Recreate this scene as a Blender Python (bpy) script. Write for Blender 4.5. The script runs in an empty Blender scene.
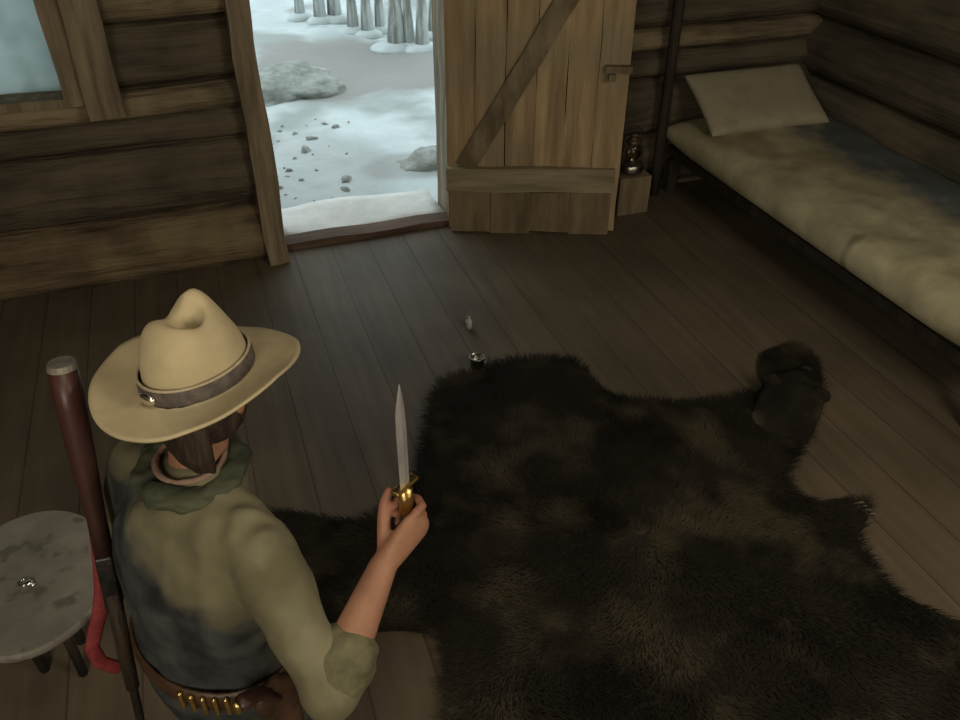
import bpy, bmesh, math, random
from mathutils import Vector, Matrix, noise
random.seed(7)
SC = bpy.context.scene
COL = SC.collection
PI = math.pi
R = math.radians

# ------------------------------------------------------------------ camera
F = 827.0; CH = 2.55; PITCH = R(36); YAW = R(19.2)
cam_d = bpy.data.cameras.new('camera'); cam = bpy.data.objects.new('camera', cam_d); COL.objects.link(cam)
cam.location = (0, 0, CH); cam.rotation_euler = (PI/2-PITCH, 0, -YAW)
cam_d.sensor_width = 36; cam_d.lens = 36*F/960; cam_d.clip_end = 200
SC.camera = cam
cp, sp, cy_, sy_ = math.cos(PITCH), math.sin(PITCH), math.cos(YAW), math.sin(YAW)

def G(px, py, z=0.0):
    """surveying helper: place on the level z seen along a sight line"""
    u = (px-480)/F; v = (py-360)/F
    f = cp - v*sp; d = sp + v*cp
    s = (CH-z)/d
    return Vector((s*(u*cy_+f*sy_), s*(f*cy_-u*sy_), z))

# ------------------------------------------------------------------ materials
def new_mat(name):
    m = bpy.data.materials.new(name); m.use_nodes = True
    nt = m.node_tree; nt.nodes.clear()
    out = nt.nodes.new('ShaderNodeOutputMaterial'); b = nt.nodes.new('ShaderNodeBsdfPrincipled')
    nt.links.new(b.outputs[0], out.inputs[0])
    return m, nt, b

def mat(name, c1, c2=None, scale=(5, 5, 5), detail=6, rough=0.85, bump=0.3, metal=0.0, c3=None, scale2=1.2,
        lo=0.35, hi=0.65, mix2=0.6, spec=0.3, dist=0.02, bumpscale=None, lo2=.45, hi2=.62, trans=0.0):
    m, nt, b = new_mat(name)
    L = nt.links
    tc = nt.nodes.new('ShaderNodeTexCoord'); mp = nt.nodes.new('ShaderNodeMapping'); mp.inputs['Scale'].default_value = scale
    L.new(tc.outputs['Object'], mp.inputs[0])
    n = nt.nodes.new('ShaderNodeTexNoise'); n.inputs['Scale'].default_value = 1; n.inputs['Detail'].default_value = detail
    n.inputs['Roughness'].default_value = 0.62
    L.new(mp.outputs[0], n.inputs[0])
    cr = nt.nodes.new('ShaderNodeValToRGB')
    cr.color_ramp.elements[0].position = lo; cr.color_ramp.elements[1].position = hi
    cr.color_ramp.elements[0].color = (*c1, 1); cr.color_ramp.elements[1].color = (*(c2 or c1), 1)
    L.new(n.outputs[0], cr.inputs[0])
    col = cr.outputs[0]
    if c3:
        n2 = nt.nodes.new('ShaderNodeTexNoise'); n2.inputs['Scale'].default_value = scale2; n2.inputs['Detail'].default_value = 3
        L.new(tc.outputs['Object'], n2.inputs[0])
        r2 = nt.nodes.new('ShaderNodeMapRange'); r2.inputs[1].default_value = lo2; r2.inputs[2].default_value = hi2
        r2.inputs[4].default_value = mix2
        L.new(n2.outputs[0], r2.inputs[0])
        mx = nt.nodes.new('ShaderNodeMix'); mx.data_type = 'RGBA'
        L.new(r2.outputs[0], mx.inputs[0]); L.new(col, mx.inputs[6]); mx.inputs[7].default_value = (*c3, 1)
        col = mx.outputs[2]
    L.new(col, b.inputs['Base Color'])
    b.inputs['Roughness'].default_value = rough; b.inputs['Metallic'].default_value = metal
    b.inputs['Specular IOR Level'].default_value = spec
    if trans: b.inputs['Transmission Weight'].default_value = trans
    if bump:
        bp = nt.nodes.new('ShaderNodeBump'); bp.inputs['Strength'].default_value = bump; bp.inputs['Distance'].default_value = dist
        L.new(n.outputs[0], bp.inputs['Height']); L.new(bp.outputs[0], b.inputs['Normal'])
    return m

M = {}
M['log_x'] = mat('hewn log', (.060, .049, .033), (.25, .20, .13), (1.3, 14, 14), c3=(.35, .275, .165), scale2=1.7, mix2=.7, bump=1.0, dist=.045, lo=.36, hi=.66)
M['log_dark'] = mat('dark brown log', (.045, .036, .026), (.135, .108, .075), (1.3, 12, 12), c3=(.17, .14, .09), scale2=1.9, mix2=.5, bump=1.0, dist=.045, lo=.34, hi=.68)
M['log_red'] = mat('reddish log', (.06, .042, .028), (.20, .145, .09), (1.3, 12, 12), c3=(.30, .24, .13), scale2=2.2, mix2=.6, bump=1.0, dist=.045, lo=.34, hi=.68)
M['log_y'] = mat('dark log', (.050, .043, .030), (.15, .128, .090), (12, 1.3, 12), c3=(.19, .155, .105), scale2=1.6, mix2=.5, bump=.9, dist=.03, lo=.3, hi=.72)
M['post'] = mat('grey timber', (.13, .105, .07), (.29, .235, .155), (16, 16, 1.5), bump=.5)
M['darkpost'] = mat('dark pole', (.02, .016, .011), (.045, .035, .024), (20, 20, 2), bump=.4)
M['board'] = mat('door board', (.19, .135, .075), (.50, .37, .215), (14, 14, 1.2), c3=(.24, .21, .14), scale2=2.2, mix2=.5, bump=.4, lo=.28, hi=.75)
M['board_dark'] = mat('weathered brace', (.10, .078, .048), (.26, .205, .13), (9, 9, 3), bump=.4)
M['ledger'] = mat('weathered ledge board', (.17, .145, .088), (.33, .28, .18), (2, 14, 14), bump=.4)
M['iron'] = mat('black iron', (.02, .019, .018), (.06, .055, .05), (20, 20, 20), metal=.7, rough=.45, bump=.2)
M['snow'] = mat('snow', (.50, .57, .58), (.66, .73, .73), (1.2, 1.2, 1.2), rough=.7, bump=.5, dist=.08, c3=(.30, .33, .31), scale2=1.1, mix2=.8, lo2=.47, hi2=.62)
M['sillsnow'] = mat('packed snow', (.60, .60, .56), (.72, .71, .67), (8, 8, 8), rough=.7, bump=.4)
M['rock'] = mat('snowy rock', (.22, .235, .21), (.42, .45, .42), (5, 5, 10), bump=.7, dist=.05)
M['bark'] = mat('frosted bark', (.25, .255, .235), (.58, .62, .60), (9, 9, 1.2), bump=.5, lo=.42, hi=.58)
M['felt'] = mat('hat felt', (.38, .315, .19), (.48, .405, .255), (4, 4, 4), c3=(.30, .25, .14), scale2=9, mix2=.5, bump=.15, rough=.9)
M['band'] = mat('hat band', (.06, .05, .045), (.12, .10, .085), (40, 40, 40), bump=.4, rough=.7)
M['silver'] = mat('silver', (.75, .75, .72), (.9, .9, .88), (30, 30, 30), metal=1, rough=.2, bump=.1)
M['skin'] = mat('skin', (.25, .125, .078), (.33, .17, .105), (14, 14, 14), rough=.55, bump=.12, dist=.004, c3=(.30, .11, .075), scale2=10, mix2=.4)
M['hair'] = mat('dark hair', (.018, .012, .008), (.05, .033, .02), (60, 60, 8), rough=.7, bump=.6)
M['scarf'] = mat('neckerchief', (.035, .040, .026), (.070, .075, .045), (12, 12, 12), bump=.3)
M['scarf_edge'] = mat('neckerchief edge', (.19, .12, .09), (.25, .17, .125), (20, 20, 20), bump=.2)
M['trousers'] = mat('trousers', (.035, .034, .035), (.075, .07, .068), (20, 20, 20), bump=.3)
M['leather'] = mat('belt leather', (.028, .014, .007), (.075, .038, .018), (18, 18, 18), rough=.5, bump=.3, spec=.5)
M['brass'] = mat('brass', (.55, .38, .13), (.75, .55, .24), (30, 30, 30), metal=1, rough=.28, bump=.2)
M['steel'] = mat('knife steel', (.27, .255, .25), (.42, .40, .39), (30, 30, 10), metal=.45, rough=.5, bump=.1)
M['stock'] = mat('gun stock wood', (.030, .013, .011), (.062, .023, .018), (10, 10, 3), rough=.45, bump=.2, spec=.5)
M['red'] = mat('red leather', (.15, .020, .022), (.24, .04, .042), (25, 25, 25), rough=.6, bump=.3)
M['stone'] = mat('mottled grey map disc', (.19, .18, .155), (.31, .295, .26), (3.5, 3.5, 3.5), c3=(.11, .105, .085), scale2=11, mix2=.8, lo2=.55, hi2=.64, bump=.3, rough=.75)
M['straw'] = mat('straw tick cloth', (.36, .325, .205), (.52, .475, .31), (5, 5, 5), c3=(.25, .21, .12), scale2=3.5, mix2=.45, bump=.35, rough=.95)
M['pillow'] = mat('sacking pillow', (.30, .275, .19), (.42, .39, .28), (6, 6, 6), c3=(.24, .21, .14), scale2=6, mix2=.4, bump=.3, rough=.95)
M['crate'] = mat('block wood', (.13, .10, .062), (.24, .19, .115), (10, 10, 2), bump=.4)
M['tin'] = mat('tin', (.30, .29, .26), (.5, .48, .44), (25, 25, 25), metal=1, rough=.3, bump=.2)
M['dullplate'] = mat('worn butt plate', (.16, .14, .12), (.26, .24, .20), (25, 25, 25), metal=.3, rough=.7, bump=.2)
M['rust'] = mat('rusty tin', (.06, .04, .028), (.15, .10, .065), (25, 25, 25), metal=.6, rough=.5, bump=.2)
M['ceiling'] = mat('ceiling boards', (.05, .04, .028), (.12, .095, .06), (12, 1.2, 12), bump=.4)
M['fur'] = mat('bear fur', (.008, .007, .005), (.028, .024, .016), (2.6, 2.6, 2.6), c3=(.082, .066, .040), scale2=2.9, mix2=.75, lo2=.50, hi2=.66, bump=.3, rough=.8, spec=.15)
M['hide'] = mat('dark hide', (.012, .010, .007), (.03, .025, .017), (6, 6, 6), bump=.3, rough=.9)
M['claw'] = mat('claw', (.12, .10, .07), (.2, .17, .12), (20, 20, 20), rough=.4, bump=0)
M['eye'] = mat('eye', (.7, .68, .62), (.8, .78, .72), (20, 20, 20), rough=.2, bump=0)
def glass(name, c, rough=.05):
    m, nt, b = new_mat(name)
    b.inputs['Base Color'].default_value = (*c, 1); b.inputs['Transmission Weight'].default_value = 1
    b.inputs['Roughness'].default_value = rough; b.inputs['IOR'].default_value = 1.355
    return m
M['glass'] = glass('lamp glass', (.75, .65, .5))
# frosted pane: lets the daylight through, softly
mm, nt, b = new_mat('frosted pane')
tc = nt.nodes.new('ShaderNodeTexCoord'); n = nt.nodes.new('ShaderNodeTexNoise'); n.inputs['Scale'].default_value = 4
nt.links.new(tc.outputs['Object'], n.inputs[0])
cr = nt.nodes.new('ShaderNodeValToRGB'); cr.color_ramp.elements[0].color = (.36, .42, .41, 1); cr.color_ramp.elements[1].color = (.56, .62, .61, 1)
cr.color_ramp.elements[0].position = .3; cr.color_ramp.elements[1].position = .6
nt.links.new(n.outputs[0], cr.inputs[0])
tr = nt.nodes.new('ShaderNodeBsdfTranslucent'); df = nt.nodes.new('ShaderNodeBsdfDiffuse'); ms = nt.nodes.new('ShaderNodeMixShader'); ms.inputs[0].default_value = .12
nt.links.new(cr.outputs[0], tr.inputs[0]); nt.links.new(cr.outputs[0], df.inputs[0])
nt.links.new(tr.outputs[0], ms.inputs[1]); nt.links.new(df.outputs[0], ms.inputs[2])
nt.links.new(ms.outputs[0], [x for x in nt.nodes if x.type == 'OUTPUT_MATERIAL'][0].inputs[0])
M['frost'] = mm

# floor boards running away from the doorway side (along y)
def plank_mat(name, along_x=False):
    m, nt, b = new_mat(name); L = nt.links
    tc = nt.nodes.new('ShaderNodeTexCoord')
    mp = nt.nodes.new('ShaderNodeMapping'); mp.inputs['Rotation'].default_value = (0, 0, R(90)); mp.inputs['Location'].default_value = (0, .07, 0)
    L.new(tc.outputs['Object'], mp.inputs[0])
    br = nt.nodes.new('ShaderNodeTexBrick'); br.inputs['Scale'].default_value = 1; br.inputs['Brick Width'].default_value = 30
    br.inputs['Row Height'].default_value = .24; br.inputs['Mortar Size'].default_value = .005; br.inputs['Mortar Smooth'].default_value = .3
    br.inputs['Color1'].default_value = (.118, .092, .060, 1); br.inputs['Color2'].default_value = (.134, .105, .070, 1)
    br.inputs['Mortar'].default_value = (.085, .066, .043, 1)
    L.new(mp.outputs[0], br.inputs[0])
    mp2 = nt.nodes.new('ShaderNodeMapping'); mp2.inputs['Scale'].default_value = (18, 1.2, 1)
    L.new(tc.outputs['Object'], mp2.inputs[0])
    n = nt.nodes.new('ShaderNodeTexNoise'); n.inputs['Scale'].default_value = 1; n.inputs['Detail'].default_value = 6
    L.new(mp2.outputs[0], n.inputs[0])
    rr = nt.nodes.new('ShaderNodeMapRange'); rr.inputs[3].default_value = .55; rr.inputs[4].default_value = 1.35
    L.new(n.outputs[0], rr.inputs[0])
    n3 = nt.nodes.new('ShaderNodeTexNoise'); n3.inputs['Scale'].default_value = 1.35; n3.inputs['Detail'].default_value = 4
    L.new(tc.outputs['Object'], n3.inputs[0])
    r3 = nt.nodes.new('ShaderNodeMapRange'); r3.inputs[1].default_value = .3; r3.inputs[2].default_value = .7; r3.inputs[3].default_value = .72; r3.inputs[4].default_value = 1.2
    L.new(n3.outputs[0], r3.inputs[0])
    mu = nt.nodes.new('ShaderNodeMath'); mu.operation = 'MULTIPLY'; L.new(rr.outputs[0], mu.inputs[0]); L.new(r3.outputs[0], mu.inputs[1])
    vm = nt.nodes.new('ShaderNodeVectorMath'); vm.operation = 'SCALE'
    L.new(br.outputs[0], vm.inputs[0]); L.new(mu.outputs[0], vm.inputs['Scale'])
    L.new(vm.outputs[0], b.inputs['Base Color']); b.inputs['Roughness'].default_value = .62; b.inputs['Specular IOR Level'].default_value = .35
    bp = nt.nodes.new('ShaderNodeBump'); bp.inputs['Strength'].default_value = .5; bp.inputs['Distance'].default_value = .01; bp.invert = True
    L.new(br.outputs['Fac'], bp.inputs['Height'])
    bp2 = nt.nodes.new('ShaderNodeBump'); bp2.inputs['Strength'].default_value = .35; bp2.inputs['Distance'].default_value = .01
    L.new(n.outputs[0], bp2.inputs['Height']); L.new(bp.outputs[0], bp2.inputs['Normal']); L.new(bp2.outputs[0], b.inputs['Normal'])
    return m
M['floor'] = plank_mat('floor boards')

# shirt: tan work shirt turning dark slate over the lower back, soft noisy edge
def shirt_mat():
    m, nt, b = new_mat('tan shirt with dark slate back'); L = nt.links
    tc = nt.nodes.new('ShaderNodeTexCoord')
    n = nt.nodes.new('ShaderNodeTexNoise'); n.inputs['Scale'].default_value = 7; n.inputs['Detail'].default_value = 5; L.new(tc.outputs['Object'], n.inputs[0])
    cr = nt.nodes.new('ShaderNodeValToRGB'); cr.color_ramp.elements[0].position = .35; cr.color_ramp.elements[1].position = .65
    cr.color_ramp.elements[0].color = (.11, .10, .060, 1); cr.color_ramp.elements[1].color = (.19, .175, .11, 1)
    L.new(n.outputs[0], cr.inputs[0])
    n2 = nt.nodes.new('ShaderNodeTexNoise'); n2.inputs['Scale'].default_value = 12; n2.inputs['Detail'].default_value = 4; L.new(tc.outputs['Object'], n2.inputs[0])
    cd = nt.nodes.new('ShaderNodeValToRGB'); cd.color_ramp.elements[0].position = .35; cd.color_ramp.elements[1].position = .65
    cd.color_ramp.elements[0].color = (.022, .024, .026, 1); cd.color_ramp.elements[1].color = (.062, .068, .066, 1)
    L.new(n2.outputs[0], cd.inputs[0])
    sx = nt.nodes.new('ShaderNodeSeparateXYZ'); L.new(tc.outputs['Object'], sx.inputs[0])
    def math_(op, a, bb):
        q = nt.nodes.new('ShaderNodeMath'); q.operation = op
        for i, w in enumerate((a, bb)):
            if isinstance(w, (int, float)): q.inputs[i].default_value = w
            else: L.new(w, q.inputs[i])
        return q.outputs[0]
    # dark area: z below a line, |x| within the back
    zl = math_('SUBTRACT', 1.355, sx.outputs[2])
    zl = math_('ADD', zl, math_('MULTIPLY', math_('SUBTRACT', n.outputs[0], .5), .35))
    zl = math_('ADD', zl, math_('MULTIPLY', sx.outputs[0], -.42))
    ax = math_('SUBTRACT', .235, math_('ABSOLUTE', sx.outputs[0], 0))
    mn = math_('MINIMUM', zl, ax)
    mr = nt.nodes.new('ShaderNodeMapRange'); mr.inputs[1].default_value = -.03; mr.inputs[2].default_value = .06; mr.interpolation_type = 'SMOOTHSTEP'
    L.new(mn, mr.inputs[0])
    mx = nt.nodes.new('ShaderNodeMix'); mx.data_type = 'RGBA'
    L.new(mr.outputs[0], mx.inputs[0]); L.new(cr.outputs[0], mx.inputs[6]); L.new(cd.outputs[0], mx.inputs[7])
    L.new(mx.outputs[2], b.inputs['Base Color']); b.inputs['Roughness'].default_value = .95; b.inputs['Specular IOR Level'].default_value = .15
    bp = nt.nodes.new('ShaderNodeBump'); bp.inputs['Strength'].default_value = .4; bp.inputs['Distance'].default_value = .02
    L.new(n.outputs[0], bp.inputs['Height']); L.new(bp.outputs[0], b.inputs['Normal'])
    return m
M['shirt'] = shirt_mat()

# ------------------------------------------------------------------ object helpers
def obj(name, bm, m, parent=None, smooth=False, recalc=True):
    if recalc: bmesh.ops.recalc_face_normals(bm, faces=bm.faces)
    me = bpy.data.meshes.new(name); bm.to_mesh(me); bm.free()
    o = bpy.data.objects.new(name, me); COL.objects.link(o)
    if isinstance(m, (list, tuple)):
        for q in m: me.materials.append(q)
    else: me.materials.append(m)
    if smooth:
        for p in me.polygons: p.use_smooth = True
    if parent: o.parent = parent
    return o
def tag(o, label, cat, group=None, kind=None):
    if label: o['label'] = label
    if cat: o['category'] = cat
    if group: o['group'] = group
    if kind: o['kind'] = kind
    return o
def struct(o): o['kind'] = 'structure'; return o
def thing(name, label, cat, loc=(0, 0, 0), rz=0, group=None):
    e = bpy.data.objects.new(name, None); COL.objects.link(e); e.location = loc; e.rotation_euler = (0, 0, rz)
    e.empty_display_size = .1
    return tag(e, label, cat, group)

def box(bm, x0, x1, y0, y1, z0, z1, mtx=None, bev=0.0):
    vs = [bm.verts.new(v) for v in [(x0,y0,z0),(x1,y0,z0),(x1,y1,z0),(x0,y1,z0),(x0,y0,z1),(x1,y0,z1),(x1,y1,z1),(x0,y1,z1)]]
    fs = [bm.faces.new([vs[i] for i in q]) for q in [(0,3,2,1),(4,5,6,7),(0,1,5,4),(1,2,6,5),(2,3,7,6),(3,0,4,7)]]
    if bev:
        es = list({e for f in fs for e in f.edges})
        r = bmesh.ops.bevel(bm, geom=es, offset=bev, segments=2, affect='EDGES', profile=.5)
        vs = list({v for f in r['faces'] for v in f.verts} | {v for v in vs if v.is_valid})
    if mtx: bmesh.ops.transform(bm, matrix=mtx, verts=[v for v in vs if v.is_valid])
    return vs

def roughbox(bm, x0, x1, y0, y1, z0, z1, seg=0.15, amp=0.01, mtx=None, seed=0, bev=.008):
    """a hewn board: box divided along its long edges, nudged by noise"""
    t = bmesh.new()
    nx, ny, nz = [max(1, min(24, int(round((b-a)/seg)))) for a, b in ((x0,x1),(y0,y1),(z0,z1))]
    def P(i, j, k): return (x0+(x1-x0)*i/nx, y0+(y1-y0)*j/ny, z0+(z1-z0)*k/nz)
    idx = {}
    def V(i, j, k):
        if (i,j,k) not in idx: idx[(i,j,k)] = t.verts.new(P(i,j,k))
        return idx[(i,j,k)]
    for i in range(nx):
        for j in range(ny):
            t.faces.new((V(i,j,0),V(i,j+1,0),V(i+1,j+1,0),V(i+1,j,0))); t.faces.new((V(i,j,nz),V(i+1,j,nz),V(i+1,j+1,nz),V(i,j+1,nz)))
    for i in range(nx):
        for k in range(nz):
            t.faces.new((V(i,0,k),V(i+1,0,k),V(i+1,0,k+1),V(i,0,k+1))); t.faces.new((V(i,ny,k),V(i,ny,k+1),V(i+1,ny,k+1),V(i+1,ny,k)))
    for j in range(ny):
        for k in range(nz):
            t.faces.new((V(0,j,k),V(0,j,k+1),V(0,j+1,k+1),V(0,j+1,k))); t.faces.new((V(nx,j,k),V(nx,j+1,k),V(nx,j+1,k+1),V(nx,j,k+1)))
    for v in t.verts:
        q = v.co*3.1 + Vector((seed*7.3, seed*3.1, seed))
        v.co += Vector(noise.noise_vector(q))*amp
    if mtx: t.transform(mtx)
    merge(bm, t)

def merge(bm, t):
    me = bpy.data.meshes.new('tmp'); t.to_mesh(me); t.free(); bm.from_mesh(me); bpy.data.meshes.remove(me)

def tube(bm, pts, rad, n=12, ref=Vector((0, 0, 1)), cap='round'):
    """lofted tube. rad: list of r or (ra, rb); ra across (ref x tangent), rb along ref"""
    pts = [Vector(p) for p in pts]
    rad = [(r, r) if isinstance(r, (int, float)) else r for r in rad]
    ref = Vector(ref)
    rings = []
    fr = []
    for i, p in enumerate(pts):
        a = pts[max(0, i-1)]; b_ = pts[min(len(pts)-1, i+1)]
        t = (b_-a).normalized()
        s = ref.cross(t)
        if s.length < 1e-3: s = Vector((1, 0, 0)).cross(t)
        s.normalize(); u = t.cross(s).normalized()
        fr.append((t, s, u))
    seq = []
    if cap == 'round':
        r0 = (rad[0][0]+rad[0][1])/2; t, s, u = fr[0]
        for off, k in ((.87, .5), (.5, .87)):
            seq.append((pts[0]-t*r0*off, (rad[0][0]*k, rad[0][1]*k), fr[0]))
    for i in range(len(pts)): seq.append((pts[i], rad[i], fr[i]))
    if cap == 'round':
        r1 = (rad[-1][0]+rad[-1][1])/2; t, s, u = fr[-1]
        for off, k in ((.5, .87), (.87, .5)):
            seq.append((pts[-1]+t*r1*off, (rad[-1][0]*k, rad[-1][1]*k), fr[-1]))
    for p, (ra, rb), (t, s, u) in seq:
        rings.append([bm.verts.new(p + s*(ra*math.cos(2*PI*k/n)) + u*(rb*math.sin(2*PI*k/n))) for k in range(n)])
    for a, b_ in zip(rings, rings[1:]):
        for k in range(n): bm.faces.new((a[k], a[(k+1)%n], b_[(k+1)%n], b_[k]))
    if cap == 'round':
        p0 = bm.verts.new(pts[0]-fr[0][0]*(rad[0][0]+rad[0][1])/2); p1 = bm.verts.new(pts[-1]+fr[-1][0]*(rad[-1][0]+rad[-1][1])/2)
        for k in range(n):
            bm.faces.new((p0, rings[0][(k+1)%n], rings[0][k])); bm.faces.new((p1, rings[-1][k], rings[-1][(k+1)%n]))
    elif cap == 'flat':
        bm.faces.new(list(reversed(rings[0]))); bm.faces.new(rings[-1])

def ell(bm, c, r, n=20, m=12, mtx=None):
    t = bmesh.new(); bmesh.ops.create_uvsphere(t, u_segments=n, v_segments=m, radius=1)
    t.transform(Matrix.Diagonal((*r, 1)))
    if mtx: t.transform(mtx)
    t.transform(Matrix.Translation(c)); merge(bm, t)

def lathe(bm, prof, c=(0, 0, 0), n=28, sx=1, sy=1, closed_bottom=True, closed_top=True):
    rings = [[bm.verts.new((c[0]+r*sx*math.cos(2*PI*k/n), c[1]+r*sy*math.sin(2*PI*k/n), c[2]+z)) for k in range(n)] for r, z in prof]
    for a, b_ in zip(rings, rings[1:]):
        for k in range(n): bm.faces.new((a[k], a[(k+1)%n], b_[(k+1)%n], b_[k]))
    if closed_bottom: bm.faces.new(list(reversed(rings[0])))
    if closed_top: bm.faces.new(rings[-1])

def prism(bm, pts, z0, z1):
    a = [bm.verts.new((x, y, z0)) for x, y in pts]; b_ = [bm.verts.new((x, y, z1)) for x, y in pts]
    n = len(pts)
    bm.faces.new(list(reversed(a))); bm.faces.new(b_)
    for k in range(n): bm.faces.new((a[k], a[(k+1)%n], b_[(k+1)%n], b_[k]))

def fuse(bm, voxel=.008, smooth=2, wr=None):
    """union of overlapping closed shapes into one continuous surface"""
    bmesh.ops.recalc_face_normals(bm, faces=bm.faces)
    me = bpy.data.meshes.new('f'); bm.to_mesh(me); bm.free()
    o = bpy.data.objects.new('f', me); COL.objects.link(o)
    r = o.modifiers.new('r', 'REMESH'); r.mode = 'VOXEL'; r.voxel_size = voxel
    s = o.modifiers.new('s', 'SMOOTH'); s.factor = .5; s.iterations = smooth
    dg = bpy.context.evaluated_depsgraph_get(); dg.update()
    me2 = bpy.data.meshes.new_from_object(o.evaluated_get(dg))
    out = bmesh.new(); out.from_mesh(me2)
    bpy.data.objects.remove(o); bpy.data.meshes.remove(me); bpy.data.meshes.remove(me2)
    if wr:
        out.normal_update()
        for v in out.verts:
            v.co += v.normal * wr(v.co)
    return out

# ------------------------------------------------------------------ room shell
ZB = [-.02, .38, .78, .96, 1.11, 1.44, 1.78, 2.10, 2.45, 2.80, 3.15]
def log(bm, a0, a1, z0, z1, face, depth, axis, seed, sign=1, tilt=0, mi=0):
    """one hewn log; axis 'x' or 'y'; face = coordinate of the inner face bulge; depth goes outward by sign"""
    n = 14; L = a1-a0; m = max(2, int(L/.12))
    zc, h = (z0+z1)/2, (z1-z0)/2*1.02
    rings = []
    for i in range(m+1):
        a = a0+L*i/m
        ring = []
        for k in range(n):
            th = 2*PI*k/n
            c, s = math.cos(th), math.sin(th)
            pc = math.copysign(abs(c)**.62, c); ps = math.copysign(abs(s)**.8, s)
            nz = noise.noise(Vector((a*1.1+seed*9, c*1.5+seed, s*1.5)))
            nz2 = noise.noise(Vector((a*4+seed*5, c*4, s*4)))
            dd = depth/2*(1 + .14*nz + .06*nz2); hh = h*(1 - .05*abs(nz))
            w = face + sign*depth/2 - sign*pc*dd
            z = zc + ps*hh + .018*noise.noise(Vector((a*.9, seed*4, 0))) + tilt*(a-a0)
            ring.append(bm.verts.new((a, w, z) if axis == 'x' else (w, a, z)))
        rings.append(ring)
    for a, b_ in zip(rings, rings[1:]):
        for k in range(n): bm.faces.new((a[k], a[(k+1)%n], b_[(k+1)%n], b_[k])).material_index = mi
    bm.faces.new(list(reversed(rings[0]))).material_index = mi; bm.faces.new(rings[-1]).material_index = mi

XL, XR, YF = -3.3, 4.19, -2.6
DX0, DX1 = .37, 1.485           # doorway
WX0, WX1, WZ0, WZ1 = -2.1, -.61, 1.11, 2.10
bm = bmesh.new()
for i in range(len(ZB)-1):
    z0, z1 = ZB[i], ZB[i+1]
    mi = (2, 1, 1, 0, 1, 0, 0, 1, 0, 1)[i]; mr_ = (1, 1, 1, 0, 1, 0, 1, 1, 1, 1)[i]
    face = 4.72 if i == 0 else (4.80 if i in (2, 4) else 4.76)
    if z0 >= WZ0-.01 and z1 <= WZ1+.01:
        log(bm, XL-.1, WX0, z0, z1, face, .34, 'x', i, mi=mi); log(bm, WX1, DX0-.1, z0, z1, face, .34, 'x', i+20, mi=mi)
        log(bm, DX1+.08, XR+.08, z0, z1, 4.93, .3, 'x', i+40, mi=mr_)
    elif z1 > 2.15:
        log(bm, XL-.1, XR+.4, z0, z1, 4.84, .36, 'x', i, mi=mi)
    else:
        log(bm, XL-.1, DX0-.1, z0, z1, face, .34, 'x', i, mi=mi)
        log(bm, DX1+.08, XR+.08, z0, z1, 4.95, .3, 'x', i+40, mi=mr_)
# dark caulk behind the gaps
box(bm, XL-.1, DX0-.1, 4.93, 4.99, 0, WZ0); box(bm, XL-.1, WX0, 4.93, 4.99, WZ0, 3.1); box(bm, WX1, DX0-.1, 4.93, 4.99, WZ0, 3.1)
box(bm, DX1+.08, XR+.3, 5.08, 5.14, -.12, 3.1); box(bm, DX1+.08, XR+.4, 4.95, 5.08, -.12, .02); box(bm, XL-.1, DX0-.1, 4.95, 5.0, -.12, .02)
struct(obj('wall_back', bm, [M['log_x'], M['log_dark'], M['log_red']], smooth=True))
bm = bmesh.new()
ZR = [-.02, .34, .70, 1.08, 1.48, 1.88, 2.28, 2.70, 3.15]
for i in range(len(ZR)-1):
    log(bm, YF-.1, 5.3, ZR[i], ZR[i+1], XR, .46, 'y', i+60)
box(bm, XR+.20, XR+.26, YF-.25, 5.3, -.12, 3.14)
struct(obj('wall_right', bm, M['log_y'], smooth=True))
bm = bmesh.new()
for i in range(len(ZB)-1): log(bm, YF-.1, 5.1, ZB[i], ZB[i+1], XL, .36, 'y', i+80, sign=-1)
box(bm, XL-.22, XL-.16, YF-.25, 5.2, -.12, 3.14)
struct(obj('wall_left', bm, M['log_y'], smooth=True))
bm = bmesh.new()
for i in range(len(ZB)-1): log(bm, XL-.1, XR+.4, ZB[i], ZB[i+1], YF, .36, 'x', i+100, sign=-1)
box(bm, XL-.22, XR+.26, YF-.22, YF-.16, -.12, 3.14)
struct(obj('wall_front', bm, M['log_x'], smooth=True))
bm = bmesh.new(); box(bm, XL-.3, XR+.45, YF-.3, 4.96, -.12, 0)
struct(obj('floor', bm, M['floor']))
bm = bmesh.new(); box(bm, XL-.4, XR+.5, YF-.4, 5.45, 3.12, 3.25)
struct(obj('ceiling', bm, M['ceiling']))

# doorway posts and threshold
bm = bmesh.new(); roughbox(bm, DX0-.125, DX0, 4.69, 5.12, 0, 2.16, .18, .022, seed=1); struct(obj('trim_1', bm, M['post']))
bm = bmesh.new(); roughbox(bm, DX1, DX1+.10, 4.86, 5.16, 0, 2.16, .18, .014, seed=2); struct(obj('trim_2', bm, M['post']))
bm = bmesh.new(); roughbox(bm, DX0-.15, DX1+.12, 4.84, 5.14, 2.10, 2.24, .18, .01, seed=3); struct(obj('trim_3', bm, M['post']))
bm = bmesh.new(); roughbox(bm, DX0-.02, DX1+.02, 4.84, 4.97, -.02, .045, .12, .012, seed=4)
struct(obj('trim_4', bm, mat('reddish sill', (.07, .045, .03), (.15, .10, .07), (2, 14, 14), bump=.4)))
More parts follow.
